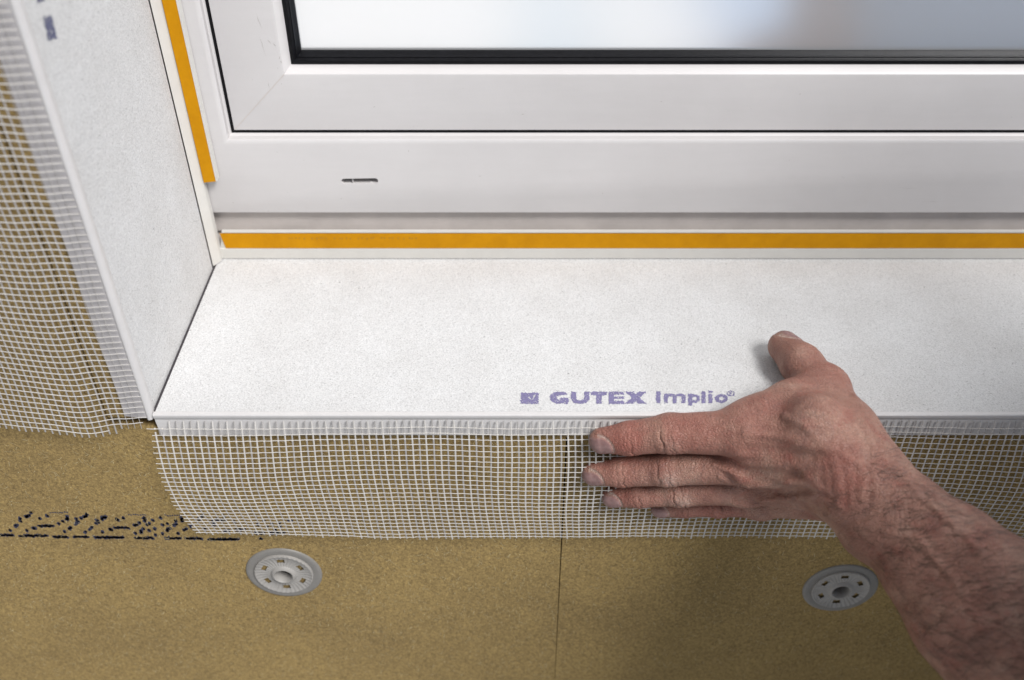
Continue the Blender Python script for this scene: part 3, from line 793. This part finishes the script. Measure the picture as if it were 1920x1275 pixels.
def sd(P):
    d = sd_base(P)
    for pts3, rad, h in lines: d = d - bumpline(P, pts3, rad, h)
    # creases of the finger joints
    for fg in fingers + [dict(n='thumb', j=thumb['j'], r=thumb['r'], D=TD)]:
        D = fg.get('D', DORS)
        sdn = sum(map(ord, fg['n'])) * .37
        for ji, offs, dep in ((1, ((-.0050, .35), (-.0026, .6), (-.0006, .4), (.0024, 1.0), (.0041, .45), (.0066, .3)), .0015), (2, ((-.0014, .9), (.0004, .4), (.0021, .35)), .0010)):
            if fg['n'] == 'thumb': ji += 0
            c = fg['j'][ji]; ax = fg['j'][ji + 1] - c; ax /= np.linalg.norm(ax)
            Q = P - c; s = Q @ ax; dn = Q @ D; r = np.linalg.norm(Q, axis=1)
            near = np.exp(-np.clip(r - fg['r'][ji] * 1.05, 0, None) ** 2 / (.003 ** 2))
            m_ = np.clip(dn / fg['r'][ji], 0, 1) ** 1.2 * near
            lat = np.sqrt(np.clip(r * r - s * s - dn * dn, 0, None))
            for o, am in offs:
                o = o + .0007 * math.sin(sdn * 7 + o * 9000); side_ = Q @ np.cross(ax, D)
                bend = o * (1 + 30 * lat) + .0005 * np.sin(side_ * 900 + sdn + o * 4000)
                am = am * (.75 + .30 * np.sin(side_ * 420 + o * 5000 + sdn * 3))
                d = d + m_ * am * dep * np.exp(-((s - bend) / .00052) ** 2)
    # nails
    for fg, D in [(f_, DORS) for f_ in fingers] + [(thumb, TD)]:
        u, vv, q = nail_uv(P, fg, D)
        rim = np.exp(-((q - 1.08) / .13) ** 2) * (np.abs(vv) < 1.3) * (u < .8)
        inside = 1 / (1 + np.exp((q - 1.0) * 18))
        mask = nail_mask(P, fg, D)
        d = d + mask * (.00065 * rim - .00025 * inside)
    # walls
    P0 = P
    solid = np.maximum(-(P0[:, 1] + .0022), P0[:, 2] - .0006)
    d = np.maximum(d, -solid)
    return d
def nail_frame(fg, D):
    a, b = fg['j'][2], fg['j'][3]; ax = b - a; L = np.linalg.norm(ax); ax = ax / L
    D = D - ax * (D @ ax); D = D / np.linalg.norm(D); lat = np.cross(ax, D)
    r = fg['r'][3]
    return b, ax, D, lat, r
def nail_uv(P, fg, D):
    c, ax, D, lat, r = nail_frame(fg, D)
    Q = P - c; u = (Q @ ax - r * .10) / (r * .95); v = (Q @ lat) / (r * .76)
    q = (np.abs(u) ** 2.4 + np.abs(v) ** 2.4) ** (1 / 2.4)
    return u, v, q
def nail_mask(P, fg, D):
    c, ax, D, lat, r = nail_frame(fg, D)
    Q = P - c; return ((Q @ D) > r * .15) * (np.linalg.norm(Q, axis=1) < r * 2.4)

# rough solid made of balls, turned into one skin, then pulled onto the smooth field
bm = bmesh.new()
def balls(a, b, ra, rb):
    L = np.linalg.norm(b - a); k = max(1, int(L / (min(ra, rb) * .45)))
    for i in range(k + 1):
        t = i / k; p = a + (b - a) * t; r = ra + (rb - ra) * t
        from mathutils import Matrix
        bmesh.ops.create_icosphere(bm, subdivisions=2, radius=r, matrix=Matrix.Translation(Vector(p)))
for fg in fingers + [thumb]:
    for i in range(3): balls(fg['j'][i], fg['j'][i + 1], fg['r'][i], fg['r'][i + 1])
for i, fg in enumerate(fingers): balls(fg['j'][0], meta_end[i], fg['r'][0], .0155)
for i in range(len(arm) - 1): balls(arm[i][0], arm[i + 1][0], arm[i][1], arm[i + 1][1])
balls(J(1440,782,-.014), J(1535,765,-.006), .0125, .0165); balls(J(1535,800,-.030), wr, .0185, .021); balls(J(1490,752,-.004), thumb['j'][1], .0115, .012)
balls(thumb['j'][0], wr, .0165, .02); balls(J(1400,800,-.018), J(1470,772,-.008), .0125, .0135)
me = bpy.data.meshes.new('tmp'); bm.to_mesh(me); bm.free(); tmp = bpy.data.objects.new('tmp', me); COL.objects.link(tmp)
rm = tmp.modifiers.new('r', 'REMESH'); rm.mode = 'VOXEL'; rm.voxel_size = .00105
dg = bpy.context.evaluated_depsgraph_get(); me2 = bpy.data.meshes.new_from_object(tmp.evaluated_get(dg)); bpy.data.objects.remove(tmp)
nv = len(me2.vertices); co = np.empty(nv * 3); me2.vertices.foreach_get('co', co); co = co.reshape(-1, 3)
print('body verts', nv)
def project(P, fn, it=5, lim=.004):
    e = .00015
    for _ in range(it):
        d = fn(P); g = np.empty_like(P)
        for k in range(3):
            o = np.zeros(3); o[k] = e; g[:, k] = (fn(P + o) - d) / e
        gn = np.linalg.norm(g, axis=1, keepdims=True); gn[gn < .3] = .3
        P = P - np.clip(d[:, None] / gn, -lim, lim) * g / gn
    return P, g / np.linalg.norm(g, axis=1, keepdims=True).clip(1e-6)
def relax(P, edges, it=2, lam=.5):
    for _ in range(it):
        acc = np.zeros_like(P); cnt = np.zeros(len(P))
        np.add.at(acc, edges[:, 0], P[edges[:, 1]]); np.add.at(acc, edges[:, 1], P[edges[:, 0]])
        np.add.at(cnt, edges.ravel(), 1)
        P = P + lam * (acc / cnt[:, None] - P)
    return P
ed = np.empty(len(me2.edges) * 2, dtype=np.int32); me2.edges.foreach_get('vertices', ed); ed = ed.reshape(-1, 2)
co, _ = project(co, sd_base, 3); co = relax(co, ed, 3)
me2.vertices.foreach_set('co', co.ravel()); me2.update()
bm = bmesh.new(); bm.from_mesh(me2); xs_ = W(1470, 880, -.03).x
ee = [e for e in bm.edges if e.verts[0].co.x < xs_ and e.verts[1].co.x < xs_ and min(v.co.y for v in e.verts) < -.004]
tx = thumb['j'][3]
ee += [e for e in bm.edges if e.verts[0].co.x >= xs_ and (e.verts[0].co - Vector(tx)).length < .03]
bmesh.ops.subdivide_edges(bm, edges=list(set(ee)), cuts=1, use_grid_fill=True); bmesh.ops.triangulate(bm, faces=[f for f in bm.faces if len(f.verts) > 4])
bm.to_mesh(me2); bm.free()
nv = len(me2.vertices); co = np.empty(nv * 3); me2.vertices.foreach_get('co', co); co = co.reshape(-1, 3)
ed = np.empty(len(me2.edges) * 2, dtype=np.int32); me2.edges.foreach_get('vertices', ed); ed = ed.reshape(-1, 2); print('fine verts', nv)
co, nm = project(co, sd_base, 2)
def unfold(P, nrm, fn, rounds=4):       # smooth out the few places where the skin folded over itself
    lv = np.array([p.vertices[:3] for p in me2.polygons]); lv4 = np.array([(p.vertices[:] + p.vertices[:])[:4] for p in me2.polygons])
    for _ in range(rounds):
        fnm = np.cross(P[lv[:, 1]] - P[lv[:, 0]], P[lv[:, 2]] - P[lv[:, 0]]); fnm /= np.linalg.norm(fnm, axis=1, keepdims=True).clip(1e-12)
        bad = (fnm * nrm[lv[:, 0]]).sum(1) < .35
        mk = np.zeros(len(P), bool); mk[lv4[bad].ravel()] = True
        for _2 in range(3):
            e_ = mk[ed[:, 0]] | mk[ed[:, 1]]; mk[ed[e_].ravel()] = True
        if not mk.any(): break
        es = ed[mk[ed[:, 0]] | mk[ed[:, 1]]]
        Q = relax(P, es, 10, .6); P = np.where(mk[:, None], Q, P)
        q2, g2 = project(P[mk], fn, 1, .0008); P[mk] = q2; nrm[mk] = g2
    return P, nrm
co, nm = unfold(co, nm, sd_base)
# drop the lines of tendons and veins on to the camera-facing skin
def onskin(px, py):
    d0 = V(ray(px, py)); o = V(CAM); t = .40
    for _ in range(80):
        s = sd_base((o + d0 * t)[None])[0]
        if s < .0002: break
        t += s * .8
    return o + d0 * t
for pts, y in tend: lines.append(([onskin(*p) for p in pts], .0028, .0018))
for pts in VE: lines.append(([onskin(*p) for p in pts], .0017, .0013))
# loose skin folds at the wrist
for pts in ([(1535,846),(1542,880),(1545,930)], [(1600,850),(1606,890),(1604,940)], [(1622,860),(1630,900),(1628,950)], [(1548,860),(1560,900),(1562,950)], [(1572,850),(1584,900),(1586,950)]): lines.append(([onskin(*p) for p in pts], .0016, -.0007))
for pts in ([(1400,885),(1450,892),(1500,890)], [(1390,930),(1440,922),(1500,920),(1550,932)], [(1400,845),(1460,850),(1520,858)], [(1345,858),(1385,882),(1430,902),(1475,916)], [(1362,898),(1400,916),(1435,930),(1490,928)], [(1375,935),(1420,948),(1480,950),(1540,955)]): lines.append(([onskin(*p) for p in pts], .0032, -.0024))
co, nm = project(co, sd, 3); co = relax(co, ed, 1, .2); co, nm = project(co, sd, 2, .002); co, nm = unfold(co, nm, sd, 3)
me2.vertices.foreach_set('co', co.ravel()); me2.update()
# paint: R nail, G dust, B redness
paint = np.zeros((nv, 4)); paint[:, 3] = 1
for fg, D in [(f_, DORS) for f_ in fingers] + [(thumb, TD)]:
    u, v_, q = nail_uv(co, fg, D); mk = nail_mask(co, fg, D)
    paint[:, 0] = np.maximum(paint[:, 0], mk * np.clip((1.03 - q) * 9, 0, 1))
    paint[:, 1] = np.maximum(paint[:, 1], mk * (u < .1) * np.exp(-((q - 1.1) / .10) ** 2) * .9)
for fi, (ji, amt) in ((1, (1, .55)), (2, (1, .5)), (0, (1, .2))):
    c = fingers[fi]['j'][ji] + DORS * fingers[fi]['r'][ji]
    paint[:, 1] = np.maximum(paint[:, 1], amt * np.exp(-np.linalg.norm(co - c, axis=1) ** 2 / .0048 ** 2))
for p, r, a in ((fingers[0]['j'][2], .016, .8), (fingers[1]['j'][2], .014, .6), (fingers[2]['j'][2], .013, .6), (fingers[3]['j'][1], .016, .7), (fingers[0]['j'][0], .016, .6), (thumb['j'][1], .018, .6), (onskin(1590, 880), .016, .4),
                (thumb['j'][2], .010, .5), (onskin(1300, 800), .016, .4)):
    paint[:, 2] = np.maximum(paint[:, 2], a * np.exp(-np.linalg.norm(co - p, axis=1) ** 2 / r ** 2))
ca = me2.color_attributes.new('paint', 'FLOAT_COLOR', 'POINT'); ca.data.foreach_set('color', paint.ravel())
me2.name = 'person'; me2.materials.clear()
person = link('person', me2, M['skin'], None, 180)
tag(person, 'bare forearm and hand pressing the mesh flat, thumb on the white sill', 'person')
# arm hair
m = MB(); cnt = 0
A0, A1 = arm[0][0], arm[5][0]; axn = (A1 - A0) / np.linalg.norm(A1 - A0); Lm = np.linalg.norm(A1 - A0)
t_ = (co - A0) @ axn / Lm
cand = np.where((t_ > .0) & (t_ < 1.05) & (nm @ view < .25))[0]
pick = rng.choice(cand, 3600)
hd = axn * 1.0
for i in pick:
    tt = t_[i]
    if random.random() > min(1, .25 + tt * 3): continue
    p = co[i]; n_ = nm[i]
    dr = side * random.gauss(.6, .22) + hd * random.gauss(.5, .25) ; dr -= n_ * (dr @ n_); dr /= np.linalg.norm(dr) + 1e-9
    L = random.uniform(.006, .016); sd_ = np.cross(n_, dr); wd = .000085; cv = random.uniform(-.4, .4)
    vv = []
    for k in range(5):
        s = k / 4; q = p + dr * L * s + n_ * (.0012 * math.sin(s * 2.2) + .00005) + sd_ * cv * L * s * s
        ww = wd * (1 - .75 * s); vv += [q + sd_ * ww, q - sd_ * ww]
    m.add(vv, [(2 * k, 2 * k + 1, 2 * k + 3, 2 * k + 2) for k in range(4)])
m.build('arm_hair', M['hair'], person)
# the rest of the worker, who stands to the right of the camera
def loft(rows, name, mat, closed=True):
    """rows: (centre, radius x, radius y, axis) rings"""
    seg = 40; v = []
    for c, rx, ry, ax in rows:
        ax = Vector(ax).normalized(); e1 = ax.cross(Vector((0, 1, 0))).normalized() if abs(ax.y) < .9 else Vector((1, 0, 0)); e2 = ax.cross(e1)
        for k in range(seg):
            a = 2 * math.pi * k / seg; q = Vector(c) + e1 * math.cos(a) * rx + e2 * math.sin(a) * ry
            q += (q - Vector(c)) * .07 * noise.noise(q * 14)
            v.append(q)
    n = len(rows)
    f = [(i * seg + k, i * seg + (k + 1) % seg, (i + 1) * seg + (k + 1) % seg, (i + 1) * seg + k) for i in range(n - 1) for k in range(seg)]
    f += [tuple(range(seg))[::-1], tuple(range((n - 1) * seg, n * seg))]
    return v, f
a = Vector(up1); b = Vector(up2); ax = (b - a).normalized(); Z = (0, 0, 1)
parts = []
parts.append(loft([(a + ax * .012, .0505, .0505, ax), (a + ax * .006, .0545, .0545, ax), (a + ax * .012, .0575, .0575, ax), (a + ax * .045, .0590, .0590, ax), (a + ax * .05, .0560, .0560, ax),
                   (a + ax * .10, .062, .062, ax), (Vector(SH) - ax * .02, .072, .072, ax), (Vector(SH) + Vector((.05, -.01, .01)), .080, .085, (1, 0, .2))], '', None))
cx, cy = .705, -.275
parts.append(loft([((cx, cy, -.42), .175, .115, Z), ((cx, cy, -.40), .180, .120, Z), ((cx, cy - .01, -.25), .165, .115, Z), ((cx, cy - .01, -.05), .180, .125, Z), ((cx, cy, .12), .205, .130, Z),
                   ((cx, cy + .01, .22), .205, .115, Z), ((cx, cy + .02, .265), .160, .085, Z), ((cx, cy + .03, .295), .085, .070, Z), ((cx, cy + .03, .305), .062, .060, Z)], '', None))
rs_ = Vector((cx + .19, cy, .20)); re_ = Vector((cx + .27, cy + .04, -.13)); rh_ = Vector((cx + .20, cy + .20, -.28))
parts.append(loft([(rs_ + Vector((-.05, 0, .02)), .075, .08, (.6, 0, -.4)), (rs_, .070, .070, (.4, 0, -.8)), ((rs_ + re_) / 2, .060, .060, (.3, .1, -1)), (re_, .052, .052, (0, .5, -.8)), ((re_ + rh_) / 2, .045, .045, (-.3, .8, -.6)), (re_ + (rh_ - re_) * .8, .040, .040, (-.3, .8, -.6))], '', None))
mb = MB()
for v_, f_ in parts: mb.add(v_, f_)
mb.build('work_shirt', M['cloth'], person, 180)
mb = MB()
for sg in (-1, 1):
    x = cx + sg * .09
    mb.add(*loft([((cx + sg * .07, cy, -.37), .105, .118, Z), ((x, cy, -.48), .098, .112, Z), ((x + sg * .01, cy, -.62), .083, .090, Z), ((x + sg * .015, cy + .01, -.80), .068, .072, Z), ((x + sg * .02, cy - .01, -1.0), .066, .070, Z), ((x + sg * .02, cy - .01, -1.18), .064, .072, Z)], '', None))
mb.build('trousers', M['trouser'], person, 180)
mb = MB()
for sg in (-1, 1):
    x = cx + sg * .115
    mb.add(*loft([((x, cy - .075, -1.205), .036, .040, (0, 1, 0)), ((x, cy - .05, -1.195), .045, .052, (0, 1, 0)), ((x, cy + .04, -1.200), .047, .048, (0, 1, 0)), ((x, cy + .12, -1.212), .050, .036, (0, 1, 0)), ((x, cy + .17, -1.222), .042, .026, (0, 1, 0)), ((x, cy + .19, -1.225), .02, .015, (0, 1, 0))], '', None))
mb.build('shoes', M['rubber'], person, 180)
# neck, head and right hand as one coarse skin joined to the body
HC = np.array((cx + .09, cy + .02, .450)); look = np.array((-.62, .62, -.48)); look /= np.linalg.norm(look)
hx = np.cross(look, (0, 0, 1.)); hx /= np.linalg.norm(hx); hz = np.cross(hx, look)
def hp(a, b_, c_): return HC + hx * a + look * b_ + hz * c_
HS = [((0, -.015, .02), .088), ((0, .02, .015), .080), ((0, .03, -.03), .066), ((0, .055, -.075), .032), ((0, .04, -.055), .048), ((.03, .045, -.03), .036), ((-.03, .045, -.03), .036),
      ((0, .085, .03), .030), ((0, .098, -.005), .011), ((0, .106, -.02), .013), ((0, .092, -.050), .012), ((.012, .086, -.052), .010), ((-.012, .086, -.052), .010), ((0, .088, -.062), .012),
      ((.032, .078, .008), .014), ((-.032, .078, .008), .014), ((.083, -.005, -.005), .014), ((-.083, -.005, -.005), .014), ((.085, -.01, .012), .014), ((-.085, -.01, .012), .014)]
bm = bmesh.new()
for c_, r_ in HS: bmesh.ops.create_icosphere(bm, subdivisions=3, radius=r_, matrix=Matrix.Translation(Vector(hp(*c_))))
balls(HC + np.array((0, -.03, -.05)), np.array((cx, cy + .02, .26)), .055, .065)
nk = np.array((cx, cy + .01, .20)); balls(np.array((cx, cy + .02, .26)), nk, .065, .07); balls(nk, np.array(up2), .065, .048)
balls(nk, np.array(rs_), .065, .05); balls(np.array(rs_), np.array(re_), .05, .038); balls(np.array(re_), np.array(rh_), .038, .028)
pm = np.array(rh_); fd = np.array(rh_ - re_); fd /= np.linalg.norm(fd); fl = np.cross(fd, (0, 0, 1.)); fl /= np.linalg.norm(fl); fn = np.cross(fl, fd)
for i, (o_, L_) in enumerate(((-.030, .070), (-.010, .080), (.010, .075), (.029, .058))):
    k0 = pm + fd * .075 + fl * o_; balls(pm + fl * o_ * .5, k0, .020, .012); k1 = k0 + fd * L_ * .5 - fn * .012; balls(k0, k1, .0105, .009); balls(k1, k1 + fd * L_ * .35 - fn * .025, .009, .0075)
balls(pm + fl * -.02, pm + fd * .05 + fl * -.05 - fn * .02, .017, .012); balls(pm + fd * .05 + fl * -.05 - fn * .02, pm + fd * .09 + fl * -.052 - fn * .035, .011, .009)
mt_ = bpy.data.meshes.new('t'); bm.to_mesh(mt_); bm.free(); to = bpy.data.objects.new('t', mt_); COL.objects.link(to)
r1 = to.modifiers.new('r', 'REMESH'); r1.mode = 'VOXEL'; r1.voxel_size = .0032; sm_ = to.modifiers.new('s', 'SMOOTH'); sm_.iterations = 6; sm_.factor = .6
dg = bpy.context.evaluated_depsgraph_get(); hm = bpy.data.meshes.new_from_object(to.evaluated_get(dg)); bpy.data.objects.remove(to)
bm = bmesh.new(); bm.from_mesh(person.data); n1 = len(bm.faces); bm.from_mesh(hm); bm.faces.ensure_lookup_table()
u2 = Vector(up2)                            # sew the two skins together inside the sleeve
fA = min((f_ for f_ in bm.faces[:n1] if len(f_.verts) == 4 and (f_.verts[0].co - u2).length < .2), key=lambda f_: (f_.verts[0].co - u2).length)
fB = min((f_ for f_ in bm.faces[n1:] if len(f_.verts) == 4), key=lambda f_: (f_.verts[0].co - fA.verts[0].co).length)
vA, vB = list(fA.verts), list(fB.verts)[::-1]
k0 = min(range(4), key=lambda k: sum((vA[i].co - vB[(i + k) % 4].co).length for i in range(4))); bm.faces.remove(fA); bm.faces.remove(fB)
for i in range(4): bm.faces.new((vA[(i + 1) % 4], vA[i], vB[(i + k0) % 4], vB[(i + 1 + k0) % 4]))
bm.to_mesh(person.data); bm.free()
for p_ in person.data.polygons: p_.use_smooth = True
bm = bmesh.new()
for c_, r_ in (((0, -.022, .035), .090), ((0, .0, .055), .078), ((0, -.04, .0), .080), ((0, -.03, -.03), .070)): bmesh.ops.create_icosphere(bm, subdivisions=4, radius=r_, matrix=Matrix.Translation(Vector(hp(*c_))))
for v_ in bm.verts: v_.co += (v_.co - Vector(HC)) * .05 * noise.noise(v_.co * 60)
hm = bpy.data.meshes.new('hair'); bm.to_mesh(hm); bm.free(); link('hair', hm, M['hair'], person, 180)
for sg in (-1, 1):
    bm = bmesh.new(); bmesh.ops.create_icosphere(bm, subdivisions=3, radius=.0118, matrix=Matrix.Translation(Vector(hp(sg * .032, .0835, .007))))
    hm = bpy.data.meshes.new('eye'); bm.to_mesh(hm); bm.free(); link('eye', hm, M['anchor'], person, 180)
